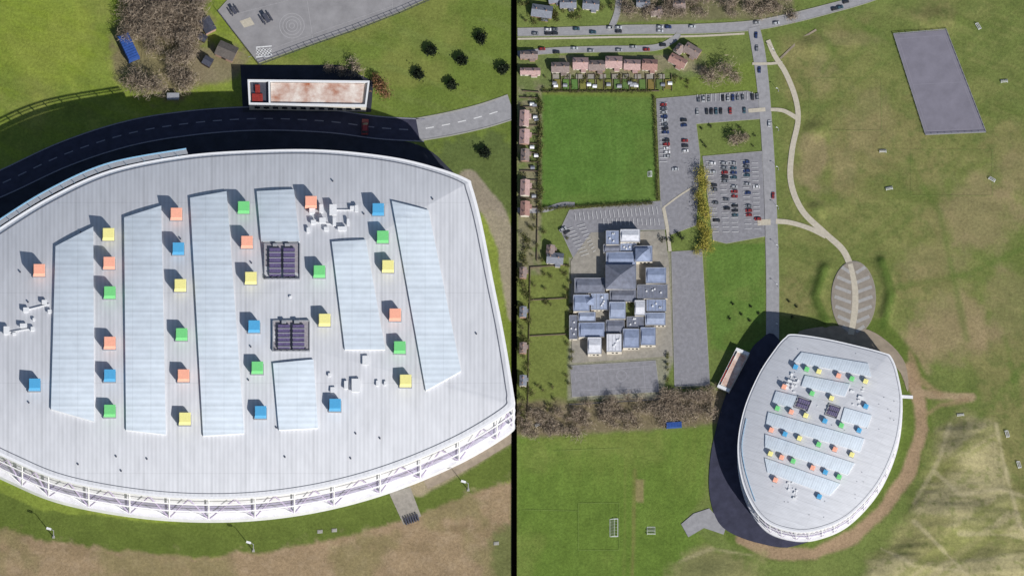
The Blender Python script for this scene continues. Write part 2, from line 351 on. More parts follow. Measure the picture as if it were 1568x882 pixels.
# ---------------- vegetation
def cloud(name,trees,m,n=160,leaf=(.30,.035),nc=11,hz=.4,seed=1,spread=.24,rmin=.25):
    rs=np.random.RandomState(seed); b=MB(); VV=[]
    for (u,v,r,h) in trees:
        x,y,_=W(u,v); r*=S; h*=S; zc=h*(1-hz)
        d=rs.normal(size=(nc,3)); d/=np.linalg.norm(d,axis=1)[:,None]; d*=rs.uniform(rmin,.85,(nc,1))
        C=d*np.array([r,r,h*hz])+np.array([x,y,zc])
        b.tube((x,y,0),(x,y,zc*.8),r*.06+.02,0,5,r*.04)
        for c_ in C: b.tube((x,y,zc*.55),tuple(c_),r*.025+.01,0,3,.01)
        k=rs.randint(0,nc,n); P=C[k]+rs.normal(size=(n,3))*np.array([r,r,h*hz])*spread; P[:,2]=np.maximum(P[:,2],.1)
        a1=rs.normal(size=(n,3)); a1/=np.linalg.norm(a1,axis=1)[:,None]; a2=np.cross(a1,rs.normal(size=(n,3))); a2/=np.linalg.norm(a2,axis=1)[:,None]
        l=a1*r*leaf[0]*rs.uniform(.6,1.3,(n,1)); w=a2*np.maximum(r*leaf[1],.022)*rs.uniform(.6,1.3,(n,1))
        VV.append(np.stack([P-l-w,P-l*.2+w,P+l+w*.3,P+l*.2-w],1).reshape(-1,3))
    L=np.concatenate(VV); i0=len(b.v); b.v+=[tuple(q) for q in L.tolist()]
    nf=len(L)//4; b.f+=[(i0+4*i,i0+4*i+1,i0+4*i+2,i0+4*i+3) for i in range(nf)]; b.m+=[1]*nf
    return b.obj(name,[M_bark,m])
rs=np.random.RandomState(3)
T=[]
while len(T)<46:
    u,v=rs.uniform(190,330),rs.uniform(-15,142)
    if (u>296 and v>22) or ((u-240)/75)**2+((v-50)/98)**2>1.25 or math.hypot(u-200,v-78)<22: continue
    T.append((u,v,rs.uniform(12,22),rs.uniform(14,30)))
cloud('bare_thicket',T,M_bare,620,(.26,.014),nc=18,seed=4,spread=.3,rmin=.4)
cloud('shrub',[(585,134,14,18),(578,124,9,14),(590,147,9,14)],M_brownleaf,420,(.12,.05),seed=5,spread=.3)
cloud('shrub',[(542,106,15,14),(525,110,9,10),(505,106,8,8)],M_bare,420,(.24,.02),seed=6,spread=.3)
for i,(u,v) in enumerate([(660,80),(708,96),(736,60),(770,108),(691,134),(641,115),(742,236)]):
    cloud('young_tree',[(u,v,9,11)],M_ever,800,(.17,.10),seed=20+i,nc=16,spread=.27)
T=[]
for _ in range(95):
    u=rs.uniform(798,1092); T.append((u,655-(u-800)*.12+rs.uniform(-26,22),rs.uniform(6,12),rs.uniform(8,18)))
cloud('tree_belt',T,M_bare,210,(.28,.02),nc=14,seed=7,spread=.3,rmin=.4)
cloud('tree_belt',[(rs.uniform(1010,1090),rs.uniform(600,645),rs.uniform(8,14),rs.uniform(12,20)) for _ in range(14)],M_bare,300,(.28,.02),nc=14,seed=70,spread=.3)
cloud('tree_belt',[(rs.uniform(950,1215),rs.uniform(-5,26),rs.uniform(6,12),rs.uniform(8,18)) for _ in range(70)],M_bare,210,(.28,.02),nc=14,seed=8,spread=.3,rmin=.4)
cloud('bare_tree',[(1090,122,17,20),(1112,112,17,22),(1128,122,10,14),(1078,112,8,12)],M_bare,600,(.26,.014),nc=18,seed=9,spread=.3)
for i,v in enumerate(range(266,386,13)):
    cloud('budding_tree',[(1073+rs.uniform(-4,7)+i*.4,v,rs.uniform(8,12.5),rs.uniform(14,20)),(1073+rs.uniform(-9,10),v+rs.uniform(3,8),rs.uniform(4,7),rs.uniform(9,13))],M_yellow,460,(.13,.035),nc=16,seed=100+i,spread=.34,rmin=.4)
cloud('bare_tree',[(1128,218,12,18),(1140,212,8,13)],M_bare,500,(.28,.02),seed=11,spread=.3)
T=[(827+rs.uniform(-2,2),v,rs.uniform(3,6),rs.uniform(5,9)) for v in range(150,330,5)]+[(u,141+rs.uniform(-1,1),3,5) for u in range(832,1000,4)]+[(u,321-(u-826)*.05,3.5,6) for u in range(826,1000,4)]+[(1002+(v-150)*.035,v,3,5) for v in range(150,310,4)]
cloud('hedge_row',T,M_hedge,90,(.22,.09),seed=12,spread=.34)
T=[(rs.uniform(797,812),v,rs.uniform(4,8),rs.uniform(6,13)) for v in range(350,660,11)]+[(rs.uniform(865,876),v,rs.uniform(3,5),rs.uniform(4,7)) for v in range(408,600,12)]+[(rs.uniform(815,868),rs.uniform(330,470),rs.uniform(3,6),rs.uniform(5,9)) for _ in range(18)]
cloud('garden_trees',T,M_hedge,130,(.18,.07),seed=13,spread=.3)
T=[(rs.uniform(830,1060),rs.uniform(116,138),rs.uniform(2,4),rs.uniform(3,6)) for _ in range(42)]+[(rs.uniform(796,940),rs.uniform(5,36),rs.uniform(3,7),rs.uniform(5,11)) for _ in range(34)]+[(rs.uniform(797,826),rs.uniform(140,400),rs.uniform(2,4),rs.uniform(4,7)) for _ in range(24)]
cloud('garden_trees',T,M_hedge,90,(.2,.08),seed=14,spread=.3)
cloud('garden_trees',[(rs.uniform(1072,1160),rs.uniform(192,226),rs.uniform(2,4),rs.uniform(4,6)) for _ in range(18)]+[(rs.uniform(1010,1062),rs.uniform(355,372),rs.uniform(3,5),rs.uniform(6,9)) for _ in range(6)],M_ever,70,(.22,.1),seed=15)
cloud('garden_trees',[(rs.uniform(935,1020),rs.uniform(465,480),rs.uniform(2,4),rs.uniform(4,7)) for _ in range(6)]+[(1022,rs.uniform(540,590),3.5,7) for _ in range(8)]+[(rs.uniform(820,850),rs.uniform(580,640),4,8) for _ in range(8)],M_hedge,70,(.22,.1),seed=16)
for i,(u,v) in enumerate([(1122,466),(1150,470),(1135,482),(1118,489),(1148,492),(1162,480),(1208,462),(1220,470),(1213,486)]):
    cloud('young_tree',[(u,v,2.8,4.5)],M_ever,90,(.22,.14),seed=40+i)
# ---------------- vehicles
def car_mesh(name,paint_):
    b=MB(); y=.9; prof=[(-2.2,.35),(2.2,.35),(2.2,.72),(1.15,.9),(-1.95,.95),(-2.2,.75)]
    n=len(prof); L=[(x,-y,z) for x,z in prof]; R=[(x,y,z) for x,z in prof]
    b.face(L,0); b.face(R[::-1],0)
    for i in range(n):
        j=(i+1)%n; b.face([L[j],L[i],R[i],R[j]],0)
    B0=[(1.15,-.82,.91),(1.15,.82,.91),(-1.85,.82,.94),(-1.85,-.82,.94)]; T0=[(.35,-.66,1.43),(.35,.66,1.43),(-1.35,.66,1.45),(-1.35,-.66,1.45)]
    for i in range(4): b.face([B0[i],B0[(i+1)%4],T0[(i+1)%4],T0[i]],1)
    b.face([(x,yy,z+.01) for x,yy,z in T0],0)
    for wx in(-1.35,1.35):
        for wy in(-.93,.73):
            c=[(wx+.33*math.cos(k*math.pi/5),.33+.33*math.sin(k*math.pi/5)) for k in range(10)]
            A_=[(p,wy,q) for p,q in c]; B_=[(p,wy+.2,q) for p,q in c]; b.face(A_,2); b.face(B_[::-1],2)
            for k in range(10): b.face([A_[k],B_[k],B_[(k+1)%10],A_[(k+1)%10]],2)
    b.face([(2.21,-.8,.6),(2.21,-.5,.6),(2.21,-.5,.72),(2.21,-.8,.72)],3); b.face([(2.21,.5,.6),(2.21,.8,.6),(2.21,.8,.72),(2.21,.5,.72)],3)
    me=bpy.data.meshes.new(name); me.from_pydata(b.v,[],b.f)
    for x in(paint_,M_cglass,M_tyre,M_mark): me.materials.append(x)
    me.polygons.foreach_set('material_index',b.m); me.update(); return me
CP=[car_mesh('car_body_%d'%i,mat('car_paint_%d'%i,c,.3,.05,2,spec=.6)) for i,c in enumerate([(.7,.7,.72),(.35,.36,.38),(.04,.04,.045),(.03,.05,.14),(.26,.03,.03),(.12,.13,.15),(.5,.52,.55),(.05,.1,.13),(.03,.03,.035),(.2,.21,.23)])]
def car(u,v,ang,s=.34,i=None,name='parked_car'):
    o=bpy.data.objects.new(name,CP[random.randrange(len(CP)) if i is None else i]); sc.collection.objects.link(o)
    x,y,_=W(u,v); o.location=(x,y,.07); o.rotation_euler=(0,0,math.radians(ang)); o.scale=(s,)*3
def row(p,q,step,ang,prob):
    n=int(math.hypot(q[0]-p[0],q[1]-p[1])/step)
    for i in range(n+1):
        if random.random()<prob: car(p[0]+(q[0]-p[0])*i/n,p[1]+(q[1]-p[1])*i/n,ang+random.choice([0,180])+random.uniform(-3,3),random.uniform(.32,.36))
# ---------------- arena
def arena(OUT,Tf,k,H,rise,rib_n):
    root=empty('oval_sports_arena')
    O=np.array(catmull(OUT,10,True)); c=(O.max(0)+O.min(0))/2
    ang=np.arctan2(O[:,1]-c[1],O[:,0]-c[0]); rad=np.hypot(*(O-c).T); od=np.argsort(ang); ang_s,rad_s=ang[od],rad[od]
    def zr(u,v):
        a_=math.atan2(v-c[1],u-c[0]); R=np.interp(a_,ang_s,rad_s,period=2*math.pi); r=min(1.0,math.hypot(u-c[0],v-c[1])/R)
        return H+rise*(1-r**2.0)
    if Tf is None: f=lambda u,v:(u,v); inv=lambda u,v:(u,v)
    else:
        A_,t_=Tf; Ai=np.linalg.inv(A_); f=lambda u,v:tuple(A_@np.array([u,v])+t_); inv=lambda u,v:tuple(Ai@(np.array([u,v])-t_))
    b=MB(); uv=[]; N=len(O); RR=24
    for r in range(1,RR+1):
        for p in O:
            q=c+(p-c)*r/RR; z=H+rise*(1-(r/RR)**2); b.v.append(W(q[0],q[1],z)); uv.append([x/100 for x in inv(*q)])
    b.v.append(W(c[0],c[1],H+rise)); uv.append([x/100 for x in inv(*c)]); ci=len(b.v)-1
    for i in range(N):
        j=(i+1)%N; b.f.append((ci,j,i)); b.m.append(0)
        for r in range(RR-1): b.f.append((r*N+i,r*N+j,(r+1)*N+j,(r+1)*N+i)); b.m.append(0)
    o=b.obj('roof',[M_roof],root,uv); o.data.polygons.foreach_set('use_smooth',np.ones(len(o.data.polygons),bool))
    Rm=np.array([W(p[0],p[1],H)[:2] for p in O]); cw=Rm.mean(0)
    def ringp(sc_,z): return [(*(cw+(p-cw)*sc_),z) for p in Rm]
    kk=k*S
    def band(b_,s0,z0,s1,z1,m_):
        A1=ringp(s0,z0);B1=ringp(s1,z1)
        for i in range(N):
            j=(i+1)%N; b_.face([A1[i],A1[j],B1[j],B1[i]],m_)
    b=MB(); band(b,1.0,H,1.012,H-.1*kk,0); band(b,1.012,H-.1*kk,1.012,H-5*kk,0); band(b,1.012,H-5*kk,.985,H-7*kk,0); b.obj('eaves_fascia',[M_white],root)
    b=MB(); band(b,.982,H+rise*.04+.05,.986,H+rise*.04+.05,0); b.obj('gutter',[M_gutter],root)
    b=MB(); band(b,.985,0,.985,H*.2,0); band(b,.987,H*.2,.987,H*.5,1); band(b,.985,H*.5,.985,H-7*kk,0); band(b,1.015,0,1.015,H*.12,0); band(b,1.015,H*.12,.985,H*.12,0); b.obj('outer_wall',[M_wall,M_glass],root)
    b=MB()
    n=rib_n
    idx=[int(i*N/n)%N for i in range(n)]
    lo=ringp(1.008,H*.1); mi=ringp(1.014,H*.45); hi=ringp(1.01,H-5*kk)
    for a_,q in zip(idx,idx[1:]+idx[:1]):
        h=(a_+((q-a_)%N)//2)%N
        b.tube(lo[a_],hi[a_],1.5*kk,0,5); b.tube(lo[a_],hi[h],1.1*kk,1,4); b.tube(hi[h],lo[q],1.1*kk,1,4)
        b.tube(lo[a_],mi[h],.7*kk,0,4)
    for R_ in(ringp(1.014,H*.45),ringp(1.014,H*.75)):
        for i in range(0,N,2): b.tube(R_[i],R_[(i+2)%N],1.2*kk,0,4)
    b.obj('facade_bracing',[M_white,M_lilac],root)
    ST=[[(85,377),(143,347),(144,645),(78,626)],[(190,333),(247,315),(254,665),(193,658)],[(291,303),(347,293),(374,663),(311,667)],
        [(393,293),(450,290),(459,370),(400,370)],[(418,556),(480,550),(487,655),(427,658)],[(508,370),(560,367),(590,535),(528,535)],[(600,308),(656,322),(706,568),(652,598)]]
    for si,q in enumerate(ST):
        b=MB(); uv=[]; q=[np.array(x,float) for x in q]; NR=26; NC=6; hh=5*kk
        for r in range(NR+1):
            for s_ in range(NC+1):
                tt=r/NR; x=s_/NC; p=(q[0]*(1-x)+q[1]*x)*(1-tt)+(q[3]*(1-x)+q[2]*x)*tt; pu=f(*p)
                z=zr(*pu)+hh*(.8+.2*math.sin(math.pi*x)); b.v.append(W(*pu,z)); uv.append([p[0]/100,p[1]/100])
        id_=lambda r,s_:r*(NC+1)+s_
        for r in range(NR):
            for s_ in range(NC): b.f.append((id_(r,s_),id_(r+1,s_),id_(r+1,s_+1),id_(r,s_+1))); b.m.append(0)
        ed=[id_(r,0) for r in range(NR+1)]+[id_(NR,s_) for s_ in range(1,NC+1)]+[id_(r,NC) for r in range(NR-1,-1,-1)]+[id_(0,s_) for s_ in range(NC-1,0,-1)]
        base=len(b.v)
        for e in ed: x,y,z=b.v[e]; b.v.append((x,y,z-hh*1.3)); uv.append(uv[e])
        for i in range(len(ed)): j=(i+1)%len(ed); b.f.append((ed[i],base+i,base+j,ed[j])); b.m.append(1)
        b.obj('rooflight_%d'%(si+1),[M_strip,M_vent],root,uv)
    def footbox(b_,cu,cv,w,d,h,mt,ms,lift=0,z0=None):
        P=[f(cu+dx*w/2,cv+dy*d/2) for dx,dy in((-1,-1),(1,-1),(1,1),(-1,1))]; zb=zr(*f(cu,cv)) if z0 is None else z0
        zt=zb+(h+lift)*kk; b_.prism(P,zb+(lift*kk if lift else -1.5*kk),zt,ref=zb,mt=mt,ms=ms); return zt
    BX=[(60,412,'o'),(53,587,'b'),(166,357,'y'),(167,401,'o'),(168,446,'g'),(168,523,'o'),(168,573,'b'),(168,627,'g'),(270,326,'o'),(273,379,'b'),(276,435,'y'),(278,510,'g'),(281,573,'o'),(283,639,'y'),
        (373,316,'g'),(378,369,'o'),(384,424,'y'),(389,498,'b'),(394,561,'g'),(399,629,'b'),(476,308,'o'),(489,414,'g'),(497,488,'y'),(513,618,'b'),(579,319,'b'),(586,361,'g'),(594,406,'y'),(605,480,'o'),(612,530,'g'),(621,581,'y')]
    for i,(u,v,cc) in enumerate(BX):
        b=MB(); v2=v+5
        footbox(b,u,v2,20,17,2,1,1); footbox(b,u,v2,15,13,9,2,2)
        P=lambda w,d:[f(u+dx*w/2,v2+dy*d/2) for dx,dy in((-1,-1),(1,-1),(1,1),(-1,1))]
        zb=zr(*f(u,v2)); lo_=[W(*p,zb)[:2] for p in P(18,16)]; hi_=[W(*p,zb)[:2] for p in P(16.5,14.5)]
        z0=zb+4.5*kk; z1=zb+15*kk; z2=zb+17*kk
        L=[(x,y,z0) for x,y in lo_];Mi=[(x,y,z1) for x,y in lo_];Hh=[(x,y,z2) for x,y in hi_]
        for a_ in range(4):
            c_=(a_+1)%4; b.face([L[a_],L[c_],Mi[c_],Mi[a_]],0); b.face([Mi[a_],Mi[c_],Hh[c_],Hh[a_]],0)
        b.face(Hh[::-1],0); b.face(L,0)
        b.obj('wind_catcher_%d'%(i+1),[BOXC[cc],M_grey,M_dark],root)
    for i,(u,v,w,d) in enumerate([(432,401,54,54),(446,515,56,46)]):
        b=MB(); zb=zr(*f(u,v))
        footbox(b,u,v,w,d,1.0,0,0)
        for dx in(-w*.2,w*.2):
            footbox(b,u+dx,v+2,w*.32,d*.8,5,1,3,z0=zb+1*kk)
            for j in range(5): footbox(b,u+dx,v+2-d*.3+j*d*.15,w*.34,1.0,1,2,2,z0=zb+6.2*kk)
        for dx in(-.5,.5): footbox(b,u+dx*w,v,1.5,d,4,2,2)
        for dy in(-.5,.5): footbox(b,u,v+dy*d,w,1.5,4,2,2)
        footbox(b,u-w*.2,v-d*.44,7,4,8,2,2); footbox(b,u+w*.15,v-d*.44,8,4,8,2,2)
        for j in range(6): footbox(b,u-w*.45+j*w*.17,v+d*.47,3,3,5,3,3)
        b.obj('roof_plant_%d'%(i+1),[M_well,M_purple,M_grey,M_dark],root)
    b=MB(); VT=[(478,325,9,8,8),(492,322,6,12,10),(510,324,11,16,10),(480,342,8,6,7),(494,340,10,8,9),(512,342,5,12,9),(524,352,14,6,7),(500,352,8,6,5),(540,320,8,6,5),(546,321,5,10,6),(472,354,5,8,5),(533,342,4,10,6),
        (68,464,8,6,6),(76,478,6,5,5),(40,476,9,7,6),(36,500,11,6,6),(10,508,9,12,8),(50,505,6,6,6),(22,512,6,4,4),(52,490,4,4,4),
        (530,591,6,12,7),(545,592,13,20,8),(510,598,8,8,5),(560,553,10,14,5),(578,588,4,8,5),(590,588,4,6,5),(505,575,5,5,5),(330,425,3,3,4),(445,455,4,3,3)]
    for (u,v,w,d,h) in VT:
        footbox(b,u,v,w*.8,d*.8,h*.6,0,0); footbox(b,u,v,w,d,h*.35,0,0,lift=h*.6)
    rr=random.Random(5)
    for _ in range(60):
        u=rr.uniform(-40,740);v=rr.uniform(250,740);p=f(u,v)
        a_=math.atan2(p[1]-c[1],p[0]-c[0]); R=np.interp(a_,ang_s,rad_s,period=2*math.pi)
        if math.hypot(p[0]-c[0],p[1]-c[1])<R*.93: footbox(b,u,v,1.8,1.8,3,1,1)
    for p,q in(((478,340),(528,346)),((500,322),(548,322)),((36,476),(76,466)),((8,510),(50,503))):
        z=zr(*f(*p))+1.5*kk; b.tube(W(*f(*p),z),W(*f(*q),zr(*f(*q))+1.5*kk),1.2*kk,0,4)
    b.obj('roof_vents',[M_vent,M_dark],root)
    b=MB(); SRC=catmull([(-55,385),(0,346),(80,297),(170,258),(288,236)],10); A1=offs(SRC,0)
    for i in range(len(A1)-1):
        p,q=f(*A1[i]),f(*A1[i+1]); p2,q2=f(A1[i][0]-3,A1[i][1]-8),f(A1[i+1][0]-3,A1[i+1][1]-8)
        z=H-2*kk; b.face([W(*p,z),W(*q,z),W(*q2,z),W(*p2,z)],1)
        b.tube(W(*p2,z+9*kk),W(*q2,z+9*kk),1.2*kk,0,4); b.tube(W(*p2,z+4*kk),W(*q2,z+4*kk),.7*kk,0,4)
        if i%2==0: b.tube(W(*p2,z),W(*p2,z+9*kk),.9*kk,0,4); b.tube(W(*p,z),W(*p,z+6*kk),.5*kk,0,4)
    b.obj('walkway_rail',[M_rail,M_grey],root)
OUT_L=[(-55,392),(0,353),(80,304),(170,264),(285,241),(400,233),(500,233),(600,244),(670,261),(712,277),(719,288),(733,340),(750,425),(767,510),(780,590),(782,612),(774,628),(700,672),(600,714),(500,742),(400,757),(300,760),(200,752),(100,733),(30,706),(-45,665),(-95,600),(-115,520),(-95,445)]
arena(OUT_L,None,1.0,115*S,40*S,46)
OUT_R=[(1215,513),(1260,519),(1310,530),(1352,541),(1364,548),(1374,575),(1380,620),(1371,680),(1344,740),(1300,788),(1255,809),(1215,812),(1172,796),(1143,752),(1131,692),(1139,632),(1162,575),(1188,535),(1203,518)]
src=np.array([(717,280),(783,610),(114,362),(111,635),(319,298),(342,665),(627,315),(679,583),(60,412),(53,587)],float)
dst=np.array([(1215,513),(1360,545),(1171,716),(1280,747),(1177,637),(1312,675),(1223,543),(1332,568),(1185,741),(1257,760)],float)
X_=np.c_[src,np.ones(len(src))]; sol=np.linalg.lstsq(X_,dst,rcond=None)[0]
arena(OUT_R,(sol[:2].T,sol[2]),.42,46*S,15*S,40)
# ---------------- left panel roads and surfaces
RC=[(-80,312),(0,282),(100,236),(200,204),(300,188),(400,182),(500,186),(580,196),(650,200),(720,182),(783,164)]
flat('service_yard',catmull([(-70,410),(0,300),(100,250),(200,218),(300,202),(400,197),(500,200),(580,211),(640,222),(680,250),(700,300),(500,330),(200,330),(0,420)],4,True),M_yardShade)
ribbon('drive_with_painted_shadow',RC[:9],[38,38,38,36,34,34],M_driveShade,kerb=1.6,dash=(14,12,1.6),dm=M_markShade)  # shade is coloured into this stretch of road, kerb and dashes
ribbon('access_road',[(640,199),(690,190),(740,178),(783.4,164)],[34,36,38],M_asph,kerb=1.8,dash=(13,12,1.5))
flat('pavilion_yard',[(368,100),(520,100),(572,125),(568,172),(372,172)],M_yardShade)
pg=flat('school_playground',[(333,18),(376,-30),(650,-30),(655,-2),(612,18),(545,44),(470,70),(396,97)],M_court2,kerb=True)
def arc(cu,cv,r,a0=0,a1=360,n=20,ry=None):
    ry=ry or r; P=[(cu+r*math.cos(math.radians(a0+(a1-a0)*i/n)),cv+ry*math.sin(math.radians(a0+(a1-a0)*i/n))) for i in range(n+1)]; return list(zip(P[:-1],P[1:]))
M_pf=mat('playground_faded_paint',lin(162,160,162),.9,.15,3)
lines('painted_circles',arc(447,40,19)+arc(447,40,14)+arc(447,40,9)+arc(447,40,4),1.0,M_pf)
lines('hopscotch_grid',[((393+i*5,74+(i%2)),(396+i*5,86)) for i in range(5)]+[((392,73+i*5),(416,71+i*5)) for i in range(4)],1.8,M_mark)
flat('painted_square',[(367,33),(383,27),(390,38),(374,43)],M_path)
lines('court_lines',[((350,25),(520,-20)),((380,88),(600,10)),((480,66),(470,0)),((600,0),(602,22))],.7,M_pf)
def bench(u,v,ang,s=1):
    e=empty('picnic_bench',W(u,v,.05)); b=MB()
    b.box((0,0,.7),1.8,.7,.08,0); b.obj('table_top',[M_dark],e); b=MB(); b.box((0,.75,.42),1.8,.28,.06); b.box((0,-.75,.42),1.8,.28,.06); b.obj('seats',[M_dark],e)
    b=MB()
    for x in(-.6,.6): b.tube((x,-.8,0),(x,.2,.7),.05); b.tube((x,.8,0),(x,-.2,.7),.05)
    b.obj('legs',[M_dark],e); e.rotation_euler=(0,0,math.radians(ang)); e.scale=(s,)*3
bench(408,30,-60,1.3); bench(358,18,-60,1.1)
def fence(name,P,h,m,step=10):
    b=MB()
    for p,q in zip(P[:-1],P[1:]):
        L=math.hypot(q[0]-p[0],q[1]-p[1]); n=max(1,int(L/step)); 
        for i in range(n+1):
            x=W(p[0]+(q[0]-p[0])*i/n,p[1]+(q[1]-p[1])*i/n); b.tube(x,(x[0],x[1],h),.06,0,4)
        for zz in(.1,.55,.97): a_=W(*p);c_=W(*q); b.tube((a_[0],a_[1],h*zz),(c_[0],c_[1],h*zz),.035,0,4)
    return b.obj(name,[m])
fence('mesh_fence',[(398,100),(470,73),(545,47),(612,21),(660,0),(700,-20)],1.2,M_dark)
fence('mesh_fence',[(333,18),(396,100)],1.2,M_dark)
def shed(name,u,v,w,d,h,ang,rm,wm):
    e=empty(name,W(u,v)); b=MB(); b.box((0,0,0),w*S,d*S,h*S,0,0); b.obj('walls',[wm],e)
    b=MB(); w2,d2,z=w*S*.55,d*S*.55,h*S; r=z+w*S*.22
    b.face([(-w2,-d2,z),(-w2,0,r),(w2,0,r),(w2,-d2,z)][::-1]); b.face([(-w2,d2,z),(w2,d2,z),(w2,0,r),(-w2,0,r)][::-1]); b.face([(-w2,-d2,z),(-w2,d2,z),(-w2,0,r)]); b.face([(w2,-d2,z),(w2,0,r),(w2,d2,z)])
    b.obj('roof',[rm],e); b=MB(); b.box((0,-d*S*.5-.01,0),w*S*.25,.04,h*S*.7); b.obj('door',[M_door],e)
    e.rotation_euler=(0,0,math.radians(ang)); return e
shed('garden_shed',318,42,22,17,12,-62,M_dark,M_brick); shed('garden_shed',347,82,28,22,12,-25,mat('felt_roof',lin(98,92,88),.9,.25,2),M_brick); shed('garden_shed',318,97,13,13,10,-30,M_dark,M_door); shed('garden_shed',310,60,12,10,8,-30,M_dark,M_door)
def container(u,v,w,d,h,ang,m,k=1):
    e=empty('shipping_container',W(u,v)); b=MB(); b.box((0,0,.1),w*S,d*S,h*S); b.obj('shell',[m],e); b=MB()
    nr=10
    for i in range(nr): b.box((-w*S/2+(i+.5)*w*S/nr,0,.1+h*S),w*S/nr*.45,d*S*.96,.06)
    for sx in(-1,1):
        for sy in(-1,1): b.box((sx*w*S/2,sy*d*S/2,0),.16*k,.16*k,h*S+.2)
    b.obj('ribs_and_posts',[m],e); b=MB(); b.box((w*S/2+.03,0,.25),.04,d*S*.8,h*S*.8); b.obj('doors',[M_blue],e); e.rotation_euler=(0,0,math.radians(ang))
container(197,76,42,17,14,-66,M_blue)
b=MB(); e=empty('utility_cabinet',W(265,150)); b.box((0,0,0),2.6,1.3,1.2); b.obj('body',[M_grey],e); b=MB(); b.box((0,0,1.2),2.8,1.5,.12); b.obj('lid',[M_grey],e)
def pavilion(Q,h,k):
    e=empty('flat_roof_pavilion'); Q=[np.array(q,float) for q in Q]; B_=lambda x,y:tuple((Q[0]*(1-x)+Q[1]*x)*(1-y)+(Q[3]*(1-x)+Q[2]*x)*y)
    hp=h*S; kk=k*S
    R=lambda x0,y0,x1,y1:[B_(x0,y0),B_(x1,y0),B_(x1,y1),B_(x0,y1)]
    b=MB(); b.prism(R(.005,.02,.995,.98),0,hp-5*kk,ref=hp); b.obj('walls',[M_render],e)
    b=MB(); b.prism(R(.19,.1,.96,.9),hp-5*kk,hp-3*kk,ref=hp); b.obj('roof_deck',[M_rust],e)
    b=MB(); b.prism(R(.02,.06,.185,.94),hp-5*kk,hp-4.7*kk,ref=hp); b.obj('open_deck',[M_dark],e)
    b=MB(); b.prism(R(.06,.2,.10,.5),hp-4.7*kk,hp-1*kk,ref=hp); b.prism(R(.03,.55,.12,.85),hp-4.7*kk,hp-2.5*kk,ref=hp,); b.obj('red_plant_unit',[M_red],e)
    b=MB()
    for r in(R(0,0,1,.07),R(0,.93,1,1),R(0,.07,.014,.93),R(.986,.07,1,.93),R(.17,.07,.185,.93)): b.prism(r,hp-6*kk,hp,ref=hp)
    b.obj('parapet',[M_vent],e)
    b=MB()
    for i in range(12):
        x=.05+i*.078; p=W(*B_(x,1.0),hp); q=W(*B_(x+.045,1.0),hp)
        b.face([(p[0],p[1]-.03*k,hp*.3),(q[0],q[1]-.03*k,hp*.3),(q[0],q[1]-.03*k,hp*.62),(p[0],p[1]-.03*k,hp*.62)])
    b.obj('windows',[M_cglass],e)
pavilion([(379,122),(566,124),(561,163),(381,160)],30,1)
car(559,196,88,.85,4,'car')
flat('entrance_ramp',[(596,755),(628,745),(645,790),(618,803)],M_slab)
b=MB()
for i in range(6): b.prism([(619+i*3.6,795-i*1.3),(621+i*3.6,794.3-i*1.3),(624+i*3.6,803-i*1.3),(622+i*3.6,804-i*1.3)],0,.8,ref=0)
b.obj('ramp_gate',[M_dark])
ribbon('perimeter_path',[(652,742),(700,716),(740,692),(783.3,664)],[14,20,24],M_dirtpave,sm=6)
def lamp(u,v,h,k=1):
    e=empty('street_lamp',W(u,v)); b=MB(); b.tube((0,0,0),(0,0,h),.13*k,0,6,.07*k); b.tube((0,0,h),(-.9*k,.3*k,h+.15*k),.06*k,0,5); b.obj('post',[M_grey],e)
    b=MB(); b.box((-1.1*k,.36*k,h+.08*k),1.1*k,.5*k,.18*k,-.3); b.obj('lamp_head',[M_vent],e); b=MB(); b.box((0,0,0),.6*k,.6*k,.2*k); b.obj('footing',[M_kerb],e)
for u,v in[(82,822),(388,843),(717,750)]: lamp(u,v,5.0,1.0)
for u,v in[(490,814),(512,812),(760,832)]:
    b=MB(); b.prism([(u-4,v-2.5),(u+4,v-3),(u+4,v+2),(u-4,v+2.5)],0,.15,ref=0); b.prism([(u-3,v-1.5),(u+3,v-2),(u+3,v+1),(u-3,v+1.5)],.15,.22,ref=0); b.obj('inspection_cover',[M_kerb])
# ---------------- right panel roads and surfaces
ribbon('main_road',[(792.5,50),(860,49),(960,46),(1060,45),(1150,40),(1210,29),(1270,14),(1330,-3),(1400,-30)],[12,13,14,15,14,13],M_asph,kerb=1,dash=(6,7,.5),dm=M_pf)
ribbon('pavement',[(792.5,60),(860,59),(960,57),(1060,56),(1140,52)],3,M_path,sm=5)
ribbon('residential_street',[(792.5,83),(850,78),(920,76),(1000,74),(1030,62),(1040,52)],[8,9,9,8],M_asph,kerb=.8)
ribbon('residential_street',[(935,45),(945,20),(950,-20)],9,M_asph,kerb=.8)
ribbon('residential_street',[(792.5,322),(830,322),(860,314),(880,314)],8,M_asph)
flat('car_park',[(1005,152),(1145,140),(1170,150),(1170,182),(1066,190),(1072,240),(1066,345),(1026,360),(1012,318)],M_lot,kerb=True)
flat('car_park',[(1076,240),(1168,232),(1172,362),(1112,373),(1092,368)],M_lot,kerb=True)
flat('school_car_park',[(872,322),(1012,308),(1019,352),(925,354),(908,398),(880,400),(858,352)],M_lot,kerb=True)
flat('hard_court',[(1028,386),(1075,383),(1087,590),(1033,592)],M_lot,kerb=True)
flat('school_playground',[(873,560),(1004,552),(1010,600),(876,608)],M_lot,kerb=True)
lines('playground_markings',arc(952,575,8)+[((885,570),(995,560)),((890,598),(1000,592)),((915,566),(918,600)),((985,560),(988,595)),((880,575),(882,583)),((882,583),(890,582))],.6,M_markF)
flat('school_forecourt',[(905,356),(1018,353),(1024,400),(1030,545),(876,556),(874,400)],M_slab)
flat('courtyard_lawn',[(936,464),(1020,460),(1020,480),(936,486)],mat('courtyard_grass',lin(104,112,70),.95,.3,2))
